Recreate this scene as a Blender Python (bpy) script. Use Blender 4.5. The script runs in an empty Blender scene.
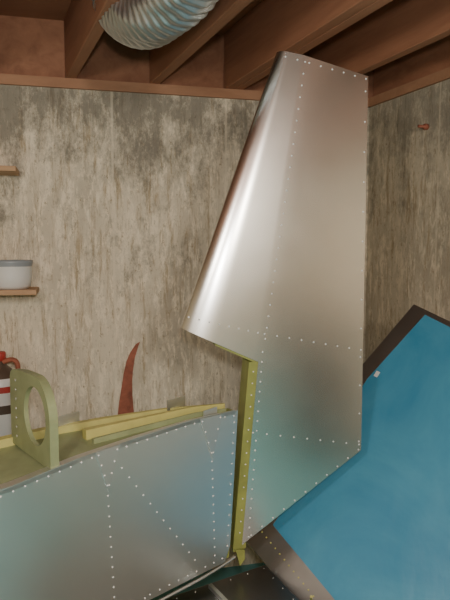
import bpy, bmesh, math, random
from mathutils import Vector, Matrix
random.seed(4)
C=bpy.context.scene.collection

# ---------------------------------------------------------------- helpers
def empty(name,parent=None):
    e=bpy.data.objects.new(name,None); C.objects.link(e); e.parent=parent; return e
def mesh(name,verts,faces,mat,parent=None,smooth=False,mats=None,fm=None):
    me=bpy.data.meshes.new(name); me.from_pydata([tuple(v) for v in verts],[],faces)
    for m in (mats or [mat]): me.materials.append(m)
    if fm:
        for p,i in zip(me.polygons,fm): p.material_index=i
    bm=bmesh.new(); bm.from_mesh(me); bmesh.ops.recalc_face_normals(bm,faces=bm.faces); bm.to_mesh(me); bm.free()
    o=bpy.data.objects.new(name,me); C.objects.link(o)
    if smooth:
        for p in me.polygons: p.use_smooth=True
    if parent: o.parent=parent
    return o
def obox(name,o,ax,ay,az,mat,parent=None,bev=0):
    o,ax,ay,az=[Vector(a) for a in (o,ax,ay,az)]
    v=[o,o+ax,o+ax+ay,o+ay]; v+= [p+az for p in v]
    f=[(0,3,2,1),(4,5,6,7),(0,1,5,4),(1,2,6,5),(2,3,7,6),(3,0,4,7)]
    ob=mesh(name,v,f,mat,parent)
    if bev:
        m=ob.modifiers.new('b','BEVEL'); m.width=bev; m.segments=2
    return ob
def slab(name,pts,off,mat,parent=None,bev=0):
    off=Vector(off); a=[Vector(p) for p in pts]; n=len(a)
    v=a+[p+off for p in a]
    f=[tuple(range(n)),tuple(range(n,2*n))]+[(i,(i+1)%n,n+(i+1)%n,n+i) for i in range(n)]
    ob=mesh(name,v,f,mat,parent)
    if bev:
        m=ob.modifiers.new('b','BEVEL'); m.width=bev; m.segments=2
    return ob
def lathe(name,prof,mat,parent=None,loc=(0,0,0),seg=40,mats=None,fmf=None):
    v=[];f=[];fm=[]
    for r,z in prof:
        for k in range(seg):
            a=2*math.pi*k/seg; v.append((loc[0]+r*math.cos(a),loc[1]+r*math.sin(a),loc[2]+z))
    for i in range(len(prof)-1):
        for k in range(seg):
            f.append((i*seg+k,i*seg+(k+1)%seg,(i+1)*seg+(k+1)%seg,(i+1)*seg+k)); fm.append(fmf(i) if fmf else 0)
    return mesh(name,v,f,mat,parent,True,mats,fm if mats else None)
def tube(name,pts,r,mat,parent=None,seg=12,res=6):
    cu=bpy.data.curves.new(name,'CURVE'); cu.dimensions='3D'; sp=cu.splines.new('NURBS')
    sp.points.add(len(pts)-1)
    for i,p in enumerate(pts): sp.points[i].co=(*p,1)
    sp.use_endpoint_u=True; sp.order_u=3; cu.bevel_depth=r; cu.bevel_resolution=4; cu.resolution_u=res; cu.use_fill_caps=True
    o=bpy.data.objects.new(name,cu); C.objects.link(o); cu.materials.append(mat)
    if parent: o.parent=parent
    return o
def rivets(name,items,mat,parent,r=.0029,h=.0014):
    v=[];f=[]
    for p,n in items:
        p=Vector(p);n=Vector(n).normalized()
        a=n.orthogonal().normalized(); b=n.cross(a); i0=len(v); S=8
        for rr,hh in ((r,-.0005),(r*.85,h*.7),(r*.45,h)):
            for k in range(S):
                t=2*math.pi*k/S; v.append(p+a*rr*math.cos(t)+b*rr*math.sin(t)+n*hh)
        for q in range(2):
            for k in range(S):
                f.append((i0+q*S+k,i0+q*S+(k+1)%S,i0+(q+1)*S+(k+1)%S,i0+(q+1)*S+k))
        f.append(tuple(i0+2*S+k for k in range(S)))
    return mesh(name,v,f,mat,parent,True)
def line(a,b,sp):
    L=math.hypot(b[0]-a[0],b[1]-a[1]); n=max(1,round(L/(sp*1.18)))
    return [(a[0]+(b[0]-a[0])*i/n,a[1]+(b[1]-a[1])*i/n) for i in range(n+1)]

# ---------------------------------------------------------------- materials
def newmat(name):
    m=bpy.data.materials.new(name); m.use_nodes=True
    nt=m.node_tree; return m,nt,nt.nodes,nt.links,nt.nodes['Principled BSDF']
def ramp(N,stops):
    r=N.new('ShaderNodeValToRGB'); e=r.color_ramp.elements
    while len(e)<len(stops): e.new(.5)
    for i,(p,c) in enumerate(stops): e[i].position=p; e[i].color=(*c,1)
    return r
def noise(N,L,vec,scale,detail=5,rough=.6,mapscale=None,dist=0):
    n=N.new('ShaderNodeTexNoise'); n.inputs['Scale'].default_value=scale; n.inputs['Detail'].default_value=detail
    n.inputs['Roughness'].default_value=rough; n.inputs['Distortion'].default_value=dist
    if mapscale:
        mp=N.new('ShaderNodeMapping'); mp.inputs['Scale'].default_value=mapscale; L.new(vec,mp.inputs['Vector']); vec=mp.outputs['Vector']
    L.new(vec,n.inputs['Vector']); return n
def mix(N,L,fac,a,b,mode='MIX'):
    m=N.new('ShaderNodeMix'); m.data_type='RGBA'; m.blend_type=mode
    for k,s in ((0,fac),(6,a),(7,b)):
        if hasattr(s,'is_linked') or hasattr(s,'links'): L.new(s,m.inputs[k])
        else: m.inputs[k].default_value=s if k==0 else (*s,1)
    return m.outputs[2]
def bump(N,L,h,B,st,d=.01):
    b=N.new('ShaderNodeBump'); b.inputs['Strength'].default_value=st; b.inputs['Distance'].default_value=d
    L.new(h,b.inputs['Height']); L.new(b.outputs['Normal'],B.inputs['Normal'])
def simple(name,col,rough=.5,metal=0,ns=30,var=.25,bs=.1):
    m,nt,N,L,B=newmat(name); B.inputs['Roughness'].default_value=rough; B.inputs['Metallic'].default_value=metal
    tc=N.new('ShaderNodeTexCoord'); n=noise(N,L,tc.outputs['Object'],ns)
    r=ramp(N,[(.3,tuple(c*(1-var) for c in col)),(.7,tuple(min(1,c*(1+var)) for c in col))])
    L.new(n.outputs[0],r.inputs[0]); L.new(r.outputs[0],B.inputs['Base Color'])
    if bs: bump(N,L,n.outputs[0],B,bs,.003)
    return m
def concrete(name,tint,blot,seam0):
    m,nt,N,L,B=newmat(name); B.inputs['Roughness'].default_value=.92
    tc=N.new('ShaderNodeTexCoord'); V=tc.outputs['Object']
    base=noise(N,L,V,1.6,4,.6,(1.8,1,.7))
    r=ramp(N,[(.30,tuple(c*.68 for c in tint)),(.5,tint),(.70,tuple(min(1,c*1.17) for c in tint))]); L.new(base.outputs[0],r.inputs[0])
    col=r.outputs[0]
    fl=noise(N,L,V,12,9,.82,(1.8,1,.5),.2); lr=ramp(N,[(.49,(0,0,0)),(.57,(.9,.9,.9))]); L.new(fl.outputs[0],lr.inputs[0])
    col=mix(N,L,lr.outputs[0],col,tuple(min(1,c*1.34) for c in tint))
    st=noise(N,L,V,7.5,9,.85,(3.8,1,.42),.3); sr=ramp(N,[(.52,(0,0,0)),(.60,(.8,.8,.8))]); L.new(st.outputs[0],sr.inputs[0])
    col=mix(N,L,sr.outputs[0],col,(tint[0]*.58,tint[1]*.50,tint[2]*.39))
    fn=noise(N,L,V,34,8,.88,(1.6,1,.8)); fr=ramp(N,[(.55,(0,0,0)),(.62,(.9,.9,.9))]); L.new(fn.outputs[0],fr.inputs[0])
    col=mix(N,L,fr.outputs[0],col,(tint[0]*.44,tint[1]*.37,tint[2]*.28))
    sx=N.new('ShaderNodeSeparateXYZ'); L.new(V,sx.inputs[0])
    mr=N.new('ShaderNodeMapRange'); mr.inputs[1].default_value=1.25; mr.inputs[2].default_value=2.1; mr.inputs[3].default_value=0; mr.inputs[4].default_value=.17
    L.new(sx.outputs[2],mr.inputs[0])
    bn=noise(N,L,V,3.4,9,.82,(1.5,1,.75)); ad=N.new('ShaderNodeMath'); ad.operation='ADD'; L.new(bn.outputs[0],ad.inputs[0]); L.new(mr.outputs[0],ad.inputs[1])
    br=ramp(N,[(.58,(0,0,0)),(.70,(blot,blot,blot))]); L.new(ad.outputs[0],br.inputs[0])
    col=mix(N,L,br.outputs[0],col,(.13,.12,.10))
    a=N.new('ShaderNodeMath'); a.operation='SUBTRACT'; L.new(sx.outputs[0],a.inputs[0]); a.inputs[1].default_value=seam0
    b=N.new('ShaderNodeMath'); b.operation='PINGPONG'; b.inputs[1].default_value=.25; L.new(a.outputs[0],b.inputs[0])
    c=N.new('ShaderNodeMath'); c.operation='LESS_THAN'; c.inputs[1].default_value=.005; L.new(b.outputs[0],c.inputs[0])
    d=N.new('ShaderNodeMath'); d.operation='MULTIPLY'; d.inputs[1].default_value=.45; L.new(c.outputs[0],d.inputs[0])
    col=mix(N,L,d.outputs[0],col,tuple(min(1,k*1.2) for k in tint))
    L.new(col,B.inputs['Base Color'])
    h=N.new('ShaderNodeMath'); h.operation='ADD'; L.new(fn.outputs[0],h.inputs[0]); L.new(fl.outputs[0],h.inputs[1])
    bump(N,L,h.outputs[0],B,.3,.008)
    return m
def metal(name,col,rough,wav=.01,sc=2.6):
    m,nt,N,L,B=newmat(name); B.inputs['Metallic'].default_value=1
    tc=N.new('ShaderNodeTexCoord'); V=tc.outputs['Object']
    g=noise(N,L,V,4,3,.6); r=ramp(N,[(.3,tuple(c*.96 for c in col)),(.7,col)]); L.new(g.outputs[0],r.inputs[0]); L.new(r.outputs[0],B.inputs['Base Color'])
    q=noise(N,L,V,5.5,3,.5); mr=N.new('ShaderNodeMapRange'); mr.inputs[1].default_value=.3; mr.inputs[2].default_value=.7
    mr.inputs[3].default_value=rough*.95; mr.inputs[4].default_value=rough*1.05; L.new(q.outputs[0],mr.inputs[0]); L.new(mr.outputs[0],B.inputs['Roughness'])
    big=noise(N,L,V,sc,0,.4)
    bump(N,L,big.outputs[0],B,wav*10,.02)
    return m
def wood(name,c1,c2,axis=(1,.08,1),sc=14):
    m,nt,N,L,B=newmat(name); B.inputs['Roughness'].default_value=.75
    tc=N.new('ShaderNodeTexCoord'); n=noise(N,L,tc.outputs['Object'],sc,6,.65,axis,.6)
    r=ramp(N,[(.25,c1),(.75,c2)]); L.new(n.outputs[0],r.inputs[0]); L.new(r.outputs[0],B.inputs['Base Color'])
    bump(N,L,n.outputs[0],B,.15,.004); return m

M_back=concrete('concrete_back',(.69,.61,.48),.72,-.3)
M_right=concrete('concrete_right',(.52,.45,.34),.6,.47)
M_rear=simple('painted_wall',(.66,.55,.38),.9,0,3,.15,.05)
M_floor=simple('reflection_teal_floor',(.12,.36,.38),.6,0,3,.2,.05)  # teal invented to tint the reflection in the lower rudder
M_joist=wood('joist_wood',(.23,.095,.052),(.41,.19,.105))
M_sub=wood('subfloor_wood',(.26,.115,.06),(.38,.18,.10),(.3,1,1),9)
M_sill=wood('sill_wood',(.32,.16,.09),(.45,.24,.14),(.1,1,1))
M_shelf=wood('shelf_wood',(.42,.25,.14),(.58,.38,.23),(.1,1,1))
M_table=wood('grey_table_wood',(.04,.037,.03),(.08,.07,.06),(.1,1,1))
M_alu=metal('polished_aluminium',(.91,.90,.88),.25,.005)
M_aluf=metal('aluminium_skin',(.83,.87,.86),.38,.006)
M_alud=metal('aluminium_dull',(.80,.82,.81),.42)
M_dark=metal('aluminium_dark_reflection',(.33,.31,.29),.4)  # bare aluminium, its dark brown reflection put into the base colour
M_dark2=metal('stabilizer_dark_reflection',(.24,.24,.24),.35)  # aluminium skin darkened in colour to stand for the mirrored ceiling
M_rivet=simple('rivet_heads',(.84,.84,.82),.5,.3,40,.03,0)
M_prim=simple('zinc_chromate_primer',(.26,.28,.07),.5,0,14,.2,.05)
M_primy=simple('yellow_primer',(.50,.46,.15),.5,0,14,.15,.05)
M_primg=simple('green_primer',(.30,.34,.18),.5,0.2,14,.15,.05)
M_duct=metal('duct_foil',(.60,.64,.66),.42)
M_white=simple('white_ceramic',(.75,.75,.73),.35,0,5,.04,0)
M_greyin=simple('grey_glaze',(.30,.33,.36),.4,0,5,.1,0)
M_red=simple('red_label',(.45,.05,.04),.5,0,8,.1,0)
M_brown=simple('brown_jug',(.10,.07,.05),.4,0,8,.1,0)
M_rust=simple('rusty_steel',(.34,.11,.065),.7,.1,25,.35,.2)
M_cab=simple('reflection_band_dark',(.06,.045,.033),.6,0,8,.2,0)  # dark tone of the added cabinet, gives the rudder its dark mirrored band
M_teal=simple('reflection_band_teal',(.12,.38,.40),.5,0,8,.1,0)  # teal of the added cabinet doors, chosen to be mirrored in the rudder
M_film,nt,N,L,B=newmat('blue_protective_film')
tc=N.new('ShaderNodeTexCoord'); n1=noise(N,L,tc.outputs['Object'],2.5,6,.65,None,.6)
r=ramp(N,[(.3,(.026,.20,.36)),(.7,(.075,.31,.46))]); L.new(n1.outputs[0],r.inputs[0]); L.new(r.outputs[0],B.inputs['Base Color'])
B.inputs['Roughness'].default_value=.42; n2=noise(N,L,tc.outputs['Object'],5,4,.5,(1.6,1,.5)); bump(N,L,n2.outputs[0],B,.25,.02)

# ---------------------------------------------------------------- room
HB=2.17
cor=Vector((.683,2.9,0))
dB=Vector((-.970,-.242,0)).normalized(); nB=Vector((.242,-.970,0)).normalized()
dR=Vector((.384,-.923,0)).normalized(); nR=Vector((-.923,-.384,0)).normalized()
def wall(name,o,d,n,Lg,H,mat,pre=0,th=.2):
    ang=math.atan2(d.y,d.x)
    s=1 if Vector((-d.y,d.x,0)).dot(n)>0 else -1
    v=[(-pre,0,0),(Lg,0,0),(Lg,-s*th,0),(-pre,-s*th,0)]; v+= [(a,b,H) for a,b,_ in v]
    f=[(0,1,2,3),(4,5,6,7),(0,1,5,4),(1,2,6,5),(2,3,7,6),(3,0,4,7)]
    w=mesh(name,v,f,mat); w.location=(o.x,o.y,0); w.rotation_euler=(0,0,ang); return w
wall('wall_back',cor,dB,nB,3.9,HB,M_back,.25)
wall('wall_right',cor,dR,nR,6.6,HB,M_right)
wall('wall_left',cor+dB*3.9,Vector((.05,-1,0)).normalized(),Vector((1,0,0)),5.5,2.45,M_rear)
wall('wall_rear',Vector((-3.1,-3.2,0)),Vector((1,0,0)),Vector((0,1,0)),6.5,2.45,M_rear)
mesh('floor',[(-3.4,-3.4,0),(3.6,-3.4,0),(3.6,3.4,0),(-3.4,3.4,0),(-3.4,-3.4,-.1),(3.6,-3.4,-.1),(3.6,3.4,-.1),(-3.4,3.4,-.1)],
     [(0,1,2,3),(4,5,6,7),(0,1,5,4),(1,2,6,5),(2,3,7,6),(3,0,4,7)],M_floor)
ceil=empty('ceiling')
mesh('subfloor',[(-3.4,-3.4,2.45),(3.6,-3.4,2.45),(3.6,3.4,2.45),(-3.4,3.4,2.45),(-3.4,-3.4,2.5),(3.6,-3.4,2.5),(3.6,3.4,2.5),(-3.4,3.4,2.5)],
     [(0,1,2,3),(4,5,6,7),(0,1,5,4),(1,2,6,5),(2,3,7,6),(3,0,4,7)],M_sub,ceil)
def joist(name,s,w=.042,z0=2.21,z1=2.45,Lg=5.6):
    o=cor+dB*(s-w/2)
    ang=math.atan2(dR.y,dR.x)
    v=[(0,0,0),(0,Lg,0),(-w,Lg,0),(-w,0,0)]
    v=[(a,b,z0) for a,b,_ in v]+[(a,b,z1) for a,b,_ in v]
    f=[(0,1,2,3),(4,5,6,7),(0,1,5,4),(1,2,6,5),(2,3,7,6),(3,0,4,7)]
    j=mesh(name,v,f,M_joist,ceil); j.location=(o.x,o.y,0); j.rotation_euler=(0,0,ang-math.pi/2)
    m=j.modifiers.new('b','BEVEL'); m.width=.003
for i,s in enumerate((2.85,2.49,2.13,1.77,1.41,1.06,.73,.687,.33,-.03)): joist('joist_%d'%i,s)
obox('rim_board',cor-dB*.2-nB*.16+Vector((0,0,2.21)),dB*4.0,nB*.14,(0,0,.24),M_joist,ceil)
obox('trim_1',cor-dB*.2-nB*.15+Vector((0,0,2.17)),dB*4.05,nB*.165,(0,0,.04),M_sill)
obox('trim_2',cor-nR*.15+Vector((0,0,2.17)),dR*6.4,nR*.165,(0,0,.04),M_sill)
obox('rim_board_side',cor-nR*.16+Vector((0,0,2.21)),dR*6.4,nR*.14,(0,0,.24),M_joist,ceil)
t=lathe('form_tie',[(0,0),(.012,0),(.012,.02),(.006,.022),(.006,.05),(0,.05)],M_rust,None,(0,0,0),16)
t.rotation_euler=nR.to_track_quat('Z','Y').to_euler(); t.location=(.840,2.533,2.007)

# ---------------------------------------------------------------- rudder
RO=Vector((.091,1.8,1.161)); RD=Vector((.978,.208,0)).normalized(); RW=Vector((.208,-.978,0)).normalized()
def R(u,v,w): return RO+RD*u+Vector((0,0,v))+RW*w
rud=empty('aircraft_rudder')
def uL(v): return -.222+(v-.107)*(.288/.805)
def uS(v): return .010+v*.1478 if v>=0 else .010+v*.0855
def Tk(v): return .088-.030*max(0,v)/.9
def prof(s):
    s=min(1,max(0,s)); q=min(1,s/.42)
    return (.84+.16*s)*(1-(1-q)**2.3)**.5
def wskin(u,v):
    if v<-.02 or u>=uS(v): return 0
    s=(u-uL(v))/(uS(v)-uL(v)); T=Tk(v); return -T/2+T/2*prof(s)
rows=[]; NR=24
for i in range(NR+1):
    t=i/NR
    Lp=(-.222+.293*t,.107+.819*t); Sp=(.010+.135*t,.0+.914*t); Tp=(.352,-.065+.930*t)
    T=.088-.030*t; row=[]
    NS=6
    for k in range(NS+1):
        a=k/NS; row.append(R(Tp[0]+(Sp[0]-Tp[0])*a,Tp[1]+(Sp[1]-Tp[1])*a,0))
    nose=[]
    NN=30
    for k in range(1,NN+1):
        s=(1-k/NN)**2.2
        nose.append((Sp[0]+(Lp[0]-Sp[0])*(1-s),Sp[1]+(Lp[1]-Sp[1])*(1-s),T/2*prof(s)))
    for a,b,h in nose: row.append(R(a,b,-T/2+h))
    for a,b,h in reversed(nose[:-1]): row.append(R(a,b,-T/2-h))
    for k in range(NS+1):
        a=k/NS; row.append(R(Sp[0]+(Tp[0]-Sp[0])*a,Sp[1]+(Tp[1]-Sp[1])*a,-T+(T-.006)*a))
    rows.append(row)
n=len(rows[0]); v=[p for r_ in rows for p in r_]; f=[]; fm=[]
for i in range(NR):
    for k in range(n):
        f.append((i*n+k,i*n+(k+1)%n,(i+1)*n+(k+1)%n,(i+1)*n+k)); fm.append(0)
f.append(tuple(range(n))); fm.append(1); f.append(tuple(NR*n+k for k in range(n))); fm.append(0)
ob=mesh('skin_upper',v,f,None,rud,True,[M_alu,M_prim],fm)
m=ob.modifiers.new('e','EDGE_SPLIT'); m.split_angle=math.radians(50)
S0=(.010,0);T0=(.352,-.065);S1=(-.039,-.573);T1=(.352,-.299)
tk=.088
v=[R(*S0,0),R(*T0,0),R(*T1,0),R(*S1,0),R(*S0,-tk),R(*T0,-.006),R(*T1,-.006),R(*S1,-tk)]
f=[(0,1,2,3),(4,5,6,7),(1,2,6,5),(2,3,7,6)]
mesh('skin_lower',v,f,M_alu,rud)
v=[]
for (a,b) in ((.012,.0),(-.037,-.585)):
    for du,w in ((.01,-.002),(-.030,-.002),(-.030,-tk+.002),(.01,-tk+.002)): v.append(R(a+du,b,w))
mesh('spar_channel',v,[(0,1,5,4),(1,2,6,5),(2,3,7,6),(3,0,4,7),(0,1,2,3),(4,5,6,7)],M_prim,rud)
slab('rib_flange',[R(-.12,.058,-.014),R(.012,-.001,-.004),R(.012,-.008,-.004),R(-.12,.052,-.014)],RW*-.04,M_prim,rud)
it=[]
def addr(a,b,sp):
    for u,vv in line(a,b,sp): it.append((R(u,vv,wskin(u,vv)),RW))
addr((.150,.895),(.032,.07),.029); addr((.024,.03),(-.018,-.55),.026)
addr((-.199,.139),(.009,.089),.026); addr((.03,.085),(.345,.025),.034)
addr((-.005,-.219),(.345,-.280),.04); addr((.09,.907),(.345,.857),.03)
addr((-.01,-.545),(.343,-.297),.036); addr((.344,.82),(.344,-.27),.08)
rivets('rivets',it,M_rivet,rud)
it=[(R(.012-.014+b*.0817,b,-.002),RW) for b in [-.03-.036*i for i in range(15)]]
rivets('spar_rivets',it,M_rivet,rud,.0025)
obox('hinge_fitting',R(-.065,-.60,-.01),RD*.035,RW*-.05,(0,0,.02),M_prim,rud,.003)
slab('hinge_plate',[R(-.06,-.585,.0),R(-.03,-.59,.0),R(-.03,-.62,0),R(-.045,-.64,0)],RW*-.006,M_prim,rud)

# ---------------------------------------------------------------- fuselage tail cone
FO=Vector((.055,1.8,0)); FD=Vector((.7885,.615,0)).normalized(); FN=Vector((.615,-.7885,0)).normalized()
def F(u,z,w=0): return FO+FD*u+FN*w+Vector((0,0,z))
fus=empty('aircraft_fuselage')
top=[(-1.4,.90),(-.732,.941),(-.478,.987),(-.144,1.018),(-.02,1.015)]
bot=[(-.05,.597),(-.07,.552),(-.334,.530),(-.8,.505),(-1.4,.50)]
slab('side_skin',[F(u,z,0) for u,z in top+bot],FN*-.002,M_aluf,fus)
def fw(u): return -min(.6,.05+.43*max(0,-u-.02))
slab('far_skin',[F(u,z-.01 if u<-.1 else z-.02,fw(u)) for u,z in top+bot],FN*.002,M_prim,fus)
def tz(u):
    for a,b in zip(top,top[1:]):
        if u<=b[0]: return a[1]+(u-a[0])/(b[0]-a[0])*(b[1]-a[1])
    return 1.015
us=[-1.4,-1.1,-.732,-.6,-.478,-.3,-.144,-.03]
v=[];f=[]
for u in us:
    v+=[F(u,tz(u)-.006,-.002),F(u,tz(u)-.012,fw(u)+.002)]
for i in range(len(us)-1): f.append((2*i,2*i+1,2*i+3,2*i+2))
mesh('top_deck',v,f,M_primg,fus)
def strip(name,w1,w2,u0,u1,h0,h1,mat):
    v=[];f=[];U_=[u0+(u1-u0)*i/8 for i in range(9)]
    for u in U_:
        W=fw(u)
        for a,b in ((w1,h0),(w2,h0),(w2,h1),(w1,h1)): v.append(F(u,tz(u)+b,W*a))
    for i in range(8):
        for k in range(4): f.append((4*i+k,4*i+(k+1)%4,4*i+4+(k+1)%4,4*i+4+k))
    f+= [(0,1,2,3),(32,33,34,35)]
    mesh(name,v,f,mat,fus)
strip('longeron_near',.0,.09,-1.38,-.03,-.01,.002,M_alud)
strip('longeron_far',.93,1.03,-1.38,-.03,-.012,.012,M_primy)
strip('longeron_middle',.5,.60,-.46,-.05,-.012,.018,M_primy)
strip('stiffener',.3,.34,-.46,-.05,-.012,.006,M_primg)
slab('gusset_1',[F(-.492,.983,.001),F(-.420,.992,.001),F(-.457,.871,.001)],FN*.003,M_alud,fus)
slab('gusset_2',[F(-.165,1.014,.001),F(-.081,1.015,.001),F(-.118,.888,.001)],FN*.003,M_alud,fus)
for nm,u in (('tab_1',-.46),('tab_2',-.17)):
    W=fw(u); slab(nm,[F(u-.03,tz(u-.03)-.01,W),F(u+.035,tz(u)-.01,W),F(u+.035,tz(u)+.04,W),F(u-.03,tz(u)+.035,W)],FN*-.003,M_alud,fus)
slab('tab_3',[F(-.14,1.0,-.012),F(-.09,1.0,-.012),F(-.09,1.035,-.012),F(-.14,1.03,-.012)],FN*-.003,M_alud,fus)
slab('tail_post',[F(-.04,1.012,-.003),F(-.022,1.012,-.003),F(-.052,.56,-.003),F(-.07,.56,-.003)],FN*-.045,M_prim,fus)
it=[]
def addf(a,b,sp,w=.0):
    for u,z in line(a,b,sp): it.append((F(u,z,w),FN))
addf((-1.2,.90),(-.732,.928),.026); addf((-.73,.929),(-.50,.971),.026); addf((-.40,.98),(-.18,1.003),.026); addf((-.07,1.003),(-.035,1.0),.02)
addf((-.457,.86),(-.442,.55),.023); addf((-.118,.877),(-.108,.585),.023); addf((-.415,.925),(-.181,.595),.032)
addf((-.034,.98),(-.06,.60),.026); addf((-.334,.545),(-.08,.566),.026); addf((-1.2,.52),(-.35,.54),.026)
addf((-.80,.93),(-.79,.52),.024)
addf((-.483,.975),(-.460,.89),.024,.004); addf((-.430,.980),(-.455,.89),.024,.004)
addf((-.155,1.005),(-.122,.905),.026,.004); addf((-.090,1.006),(-.116,.905),.026,.004)
rivets('rivets',it,M_rivet,fus,.0027)
bk=empty('fuselage_bulkhead',fus)
BO=F(-.607,tz(-.607)-.004,.0)-FN*.006
def BK(a,h,t=0): return BO-FN*a+Vector((0,0,h))+FD*t
hc=(.102,.115); hr=.076
poly=[]
for k in range(0,15):
    a=math.radians(k*90/14); poly.append((hc[0]-.102*math.cos(a),hc[1]+.105*math.sin(a)))
poly=[(0,0)]+poly+[(.20,.218),(.27,.21),(.285,.195),(.285,0)]
def hit(ang):
    dx,dy=math.cos(ang),math.sin(ang); best=9
    for i in range(len(poly)):
        x1,y1=poly[i];x2,y2=poly[(i+1)%len(poly)]
        ex,ey=x2-x1,y2-y1; den=dx*ey-dy*ex
        if abs(den)<1e-9: continue
        tt=((x1-hc[0])*ey-(y1-hc[1])*ex)/den; ss=((x1-hc[0])*dy-(y1-hc[1])*dx)/den
        if tt>0 and -1e-6<=ss<=1.000001: best=min(best,tt)
    return (hc[0]+dx*best,hc[1]+dy*best)
K=96; v=[];f=[]
for k in range(K):
    a=2*math.pi*k/K; o_=hit(a); i_=(hc[0]+hr*math.cos(a),hc[1]+hr*math.sin(a))
    v+=[BK(*o_,.022),BK(*o_,0),BK(*i_,0),BK(*i_,.012)]
for k in range(K):
    k2=(k+1)%K
    for q in range(3): f.append((4*k+q,4*k2+q,4*k2+q+1,4*k+q+1))
ob=mesh('former_plate',v,f,M_primg,bk); m=ob.modifiers.new('s','SOLIDIFY'); m.thickness=.003
it=[(BK(.235,.03+.026*i,-.002),-FD) for i in range(7)]+[(BK(.26,.03+.026*i,.003),FD) for i in range(7)]
rivets('rivet_holes',it,M_alud,bk,.004)

# ---------------------------------------------------------------- wing with blue film
WO=Vector((.162,1.95,.577)); E1=Vector((.570,.269,.776)).normalized(); E2=Vector((.686,-.676,-.269)).normalized(); WN=Vector((-.452,-.686,.570)).normalized()
def Wp(a,b,h=0): return WO+E1*a+E2*b+WN*h
wing=empty('aircraft_wing')
slab('wing_skin',[Wp(*p) for p in ((.935,0),(.6,-.05),(-.09,-.09),(-.16,.3),(-.24,.9),(-.19,1.50),(.88,.6))],WN*-.05,M_dark,wing,.004)
slab('protective_film',[Wp(*p,.0015) for p in ((.909,.061),(.6,.005),(0,0),(-.063,.3),(-.15,.9),(-.11,1.42),(.855,.58))],WN*.001,M_film,wing)
it=[(Wp(-.04+(-.07)*t_,-.02+.33*t_,.001),WN) for t_ in [i/14 for i in range(30)]]
it+=[(Wp(-.055+(.64)*t_,-.062+.03*t_,.001),WN) for t_ in [i/24 for i in range(25)]]
rivets('rivets',it,M_primy,wing,.003)
slab('paper_tag',[Wp(.62,.02,.003),Wp(.642,.02,.003),Wp(.642,.034,.003),Wp(.62,.034,.003)],WN*.001,M_white,wing)

# ---------------------------------------------------------------- stabiliser on low table
st=empty('horizontal_stabilizer')
P=[(-.32,1.58),(.13,1.86),(.235,1.62),(.36,1.15),(-.25,1.05)]
slab('stabilizer_skin',[(x,y,.49) for x,y in P],(0,0,-.035),M_dark2,st,.006)
it=[]
for (a,b) in zip(P,P[1:]+P[:1]):
    c=( .03,1.4)
    a2=(a[0]+(c[0]-a[0])*.06,a[1]+(c[1]-a[1])*.06); b2=(b[0]+(c[0]-b[0])*.06,b[1]+(c[1]-b[1])*.06)
    it+=[((x,y,.49),(0,0,1)) for x,y in line(a2,b2,.05)]
rivets('rivets',it,M_alud,st,.002)
slab('stabilizer_rib',[(-.05,1.72,.49),(.13,1.40,.49),(.14,1.405,.49),(-.04,1.727,.49)],(0,0,.012),M_alud,st)
tube('push_rod',[(-.20,1.60,.515),(-.02,1.74,.535),(.03,1.79,.552)],.005,M_alud,st)
tb=empty('work_table')
obox('table_top',(-.26,1.12,.425),(.5,0,0),(0,.45,0),(0,0,.03),M_table,tb,.003)
for i,(x,y) in enumerate(((-.24,1.14),(.18,1.14),(-.24,1.51),(.18,1.51))): obox('leg_%d'%i,(x,y,0),(.04,0,0),(0,.04,0),(0,0,.425),M_table,tb,.003)
sh=empty('sawhorse')
c=F(-1.0,0,-.2)
obox('beam',c+FN*.35+Vector((0,0,.404))-FD*.02,FN*-.75,FD*.05,(0,0,.088),M_shelf,sh,.003)
for i,(a,b) in enumerate(((.3,.2),(.3,-.2),(-.35,.2),(-.35,-.2))):
    tp=c+FN*a+Vector((0,0,.42)); ft=c+FN*a+FD*b
    slab('leg_%d'%i,[ft,ft+FN*.04,tp+FN*.04,tp],FD*.03,M_shelf,sh)
tube('control_cable',[(.27,1.77,.42),(.262,1.74,.43),(.255,1.70,.46),(.25,1.66,.50)],.004,M_primy)

# ---------------------------------------------------------------- shelves and their contents
def shelf(name,x,z,dep):
    s=(cor.x-x)/.970
    e=empty(name)
    o=cor+dB*s
    obox('board',o+Vector((0,0,z-.02)),dB*.9,nB*dep,(0,0,.02),M_shelf,e,.002)
    for k in (.25,.7):
        b=o+dB*k
        slab('bracket_%d'%int(k*10),[b+Vector((0,0,z-.02)),b+nB*(dep*.8)+Vector((0,0,z-.02)),b+Vector((0,0,z-.16))],dB*.02,M_alud,e)
    return o
o1=shelf('wall_shelf',-.785,1.345,.2)
shelf('wall_shelf',-.85,1.825,.16)
o3=shelf('wall_shelf',-.83,.72,.2)
bc=o1+dB*.10+nB*.11
lathe('ceramic_bowl',[(0,0),(.060,0),(.074,.012),(.079,.05),(.080,.09),(.084,.104),(.085,.114),(.080,.115),(.076,.10),(.072,.05),(.06,.012),(0,.01)],M_white,None,(bc.x,bc.y,1.345),44,[M_white,M_greyin],lambda i:1 if i>=4 and i<9 else 0)
jg=empty('oil_jug'); jc=o3+dB*.11+nB*.10
lathe('body',[(0,0),(.07,0),(.078,.01),(.078,.24),(.07,.27),(.045,.30),(.022,.32),(.022,.34),(0,.34)],M_white,jg,(jc.x,jc.y,.72),32,[M_white,M_brown,M_red],lambda i:1 if i<2 or i>3 else 0)
lathe('label_band',[(.0795,.215),(.0795,.24)],M_red,jg,(jc.x,jc.y,.72),32)
lathe('label_text_band',[(.0795,.13),(.0795,.165)],M_brown,jg,(jc.x,jc.y,.72),32)
lathe('cap',[(0,.335),(.026,.335),(.026,.365),(.022,.37),(0,.37)],M_red,jg,(jc.x,jc.y,.72),24)
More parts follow.
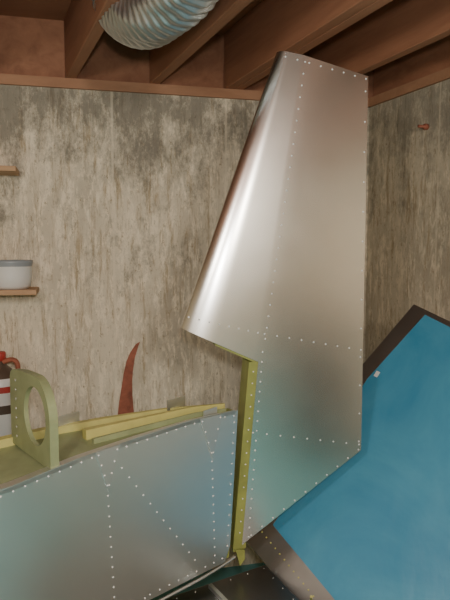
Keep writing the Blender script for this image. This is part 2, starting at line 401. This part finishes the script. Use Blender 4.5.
tube('handle',[(jc.x+.02,jc.y-.01,1.05),(jc.x+.06,jc.y-.01,1.07),(jc.x+.085,jc.y-.01,1.03),(jc.x+.07,jc.y-.01,.97)],.010,M_rust,jg)

# ---------------------------------------------------------------- rusty blade leaning on the back wall
bo=cor+dB*((cor.x+.44)/.970)+nB*.004
def BL(a,z): return bo-dB*a+Vector((0,0,z))
Lf=[(-.045,.60),(-.040,.75),(-.030,.83),(-.018,.90),(-.008,.96),(.004,1.01),(.022,1.05),(.046,1.085),(.064,1.095)]
Rt=[(.056,1.075),(.042,1.03),(.032,.97),(.028,.92),(.028,.86),(.032,.80),(.037,.75),(.035,.60)]
slab('saw_blade',[BL(a,z) for a,z in Lf+Rt],nB*.006,M_rust)

# ---------------------------------------------------------------- flexible duct
ctrl=[Vector(p) for p in ((-.38,2.16,2.47),(-.355,2.06,2.36),(-.305,1.94,2.245),(-.225,1.82,2.185),(-.13,1.68,2.19),(-.04,1.53,2.24),(.03,1.35,2.31),(.10,1.12,2.33))]
def cat(p0,p1,p2,p3,t): return .5*((2*p1)+(p2-p0)*t+(2*p0-5*p1+4*p2-p3)*t*t+(3*p1-p0-3*p2+p3)*t**3)
path=[]
cc=[ctrl[0]*2-ctrl[1]]+ctrl+[ctrl[-1]*2-ctrl[-2]]
for i in range(1,len(cc)-2):
    for k in range(48): path.append(cat(cc[i-1],cc[i],cc[i+1],cc[i+2],k/48))
S=48; v=[];f=[]; dist=0
for i,p in enumerate(path):
    tg=(path[min(i+1,len(path)-1)]-path[max(i-1,0)]).normalized()
    if i: dist+=(p-path[i-1]).length
    sd=tg.cross(Vector((0,0,1))).normalized(); up=sd.cross(tg)
    for k in range(S):
        a=2*math.pi*k/S
        rr=.088+.003*math.sin(dist*2*math.pi/.026+.8*math.sin(a*2)+.5*math.sin(a*3+dist*9))+.003*math.sin(dist*31+a*3)+.0016*math.sin(a*9+dist*60)
        v.append(p+sd*rr*math.cos(a)+up*rr*math.sin(a))
for i in range(len(path)-1):
    for k in range(S): f.append((i*S+k,i*S+(k+1)%S,(i+1)*S+(k+1)%S,(i+1)*S+k))
mesh('flexible_duct',v,f,M_duct,None,True)

# ---------------------------------------------------------------- unseen cabinets on the right wall, added as dark and teal rudder reflections
cb=empty('reflection_cabinet')
q=cor+dR*3.2+nR*.01
obox('carcass',q,dR*2.6,nR*.6,(0,0,.92),M_cab,cb,.004)
obox('counter',q-dR*.03+Vector((0,0,.92)),dR*2.66,nR*.64,(0,0,.035),M_cab,cb,.004)
for i in range(4):
    obox('door_%d'%i,q+dR*(.01+.645*i)+nR*.6+Vector((0,0,.03)),dR*.635,nR*.018,(0,0,.56),M_teal,cb,.003)
    obox('drawer_%d'%i,q+dR*(.01+.645*i)+nR*.6+Vector((0,0,.61)),dR*.635,nR*.018,(0,0,.28),M_cab,cb,.003)

# ---------------------------------------------------------------- lights, world, camera
def bulb(name,loc,power,col,r=.06):
    l=bpy.data.lights.new(name,'POINT'); l.energy=power; l.shadow_soft_size=r; l.color=col
    o=bpy.data.objects.new(name,l); C.objects.link(o); o.location=loc
bulb('ceiling_bulb',(-.55,-.1,1.9),38,(1,.94,.84),.10)
bulb('rear_fill',(.7,-1.2,2.0),88,(1,.93,.80),.12)  # added fill lamp, brightens the walls mirrored in the upper rudder
bulb('camera_flash',(.02,-.05,1.62),44,(1,.97,.92),.04)
w=bpy.data.worlds.new('world'); bpy.context.scene.world=w; w.use_nodes=True
w.node_tree.nodes['Background'].inputs[0].default_value=(.6,.58,.5,1); w.node_tree.nodes['Background'].inputs[1].default_value=.3
cam=bpy.data.cameras.new('camera'); cam.sensor_fit='VERTICAL'; cam.sensor_height=36; cam.lens=36; cam.clip_start=.05
co=bpy.data.objects.new('camera',cam); C.objects.link(co); co.location=(0,0,1.5)
co.rotation_euler=(math.pi/2-math.atan(50/600),0,0); bpy.context.scene.camera=co
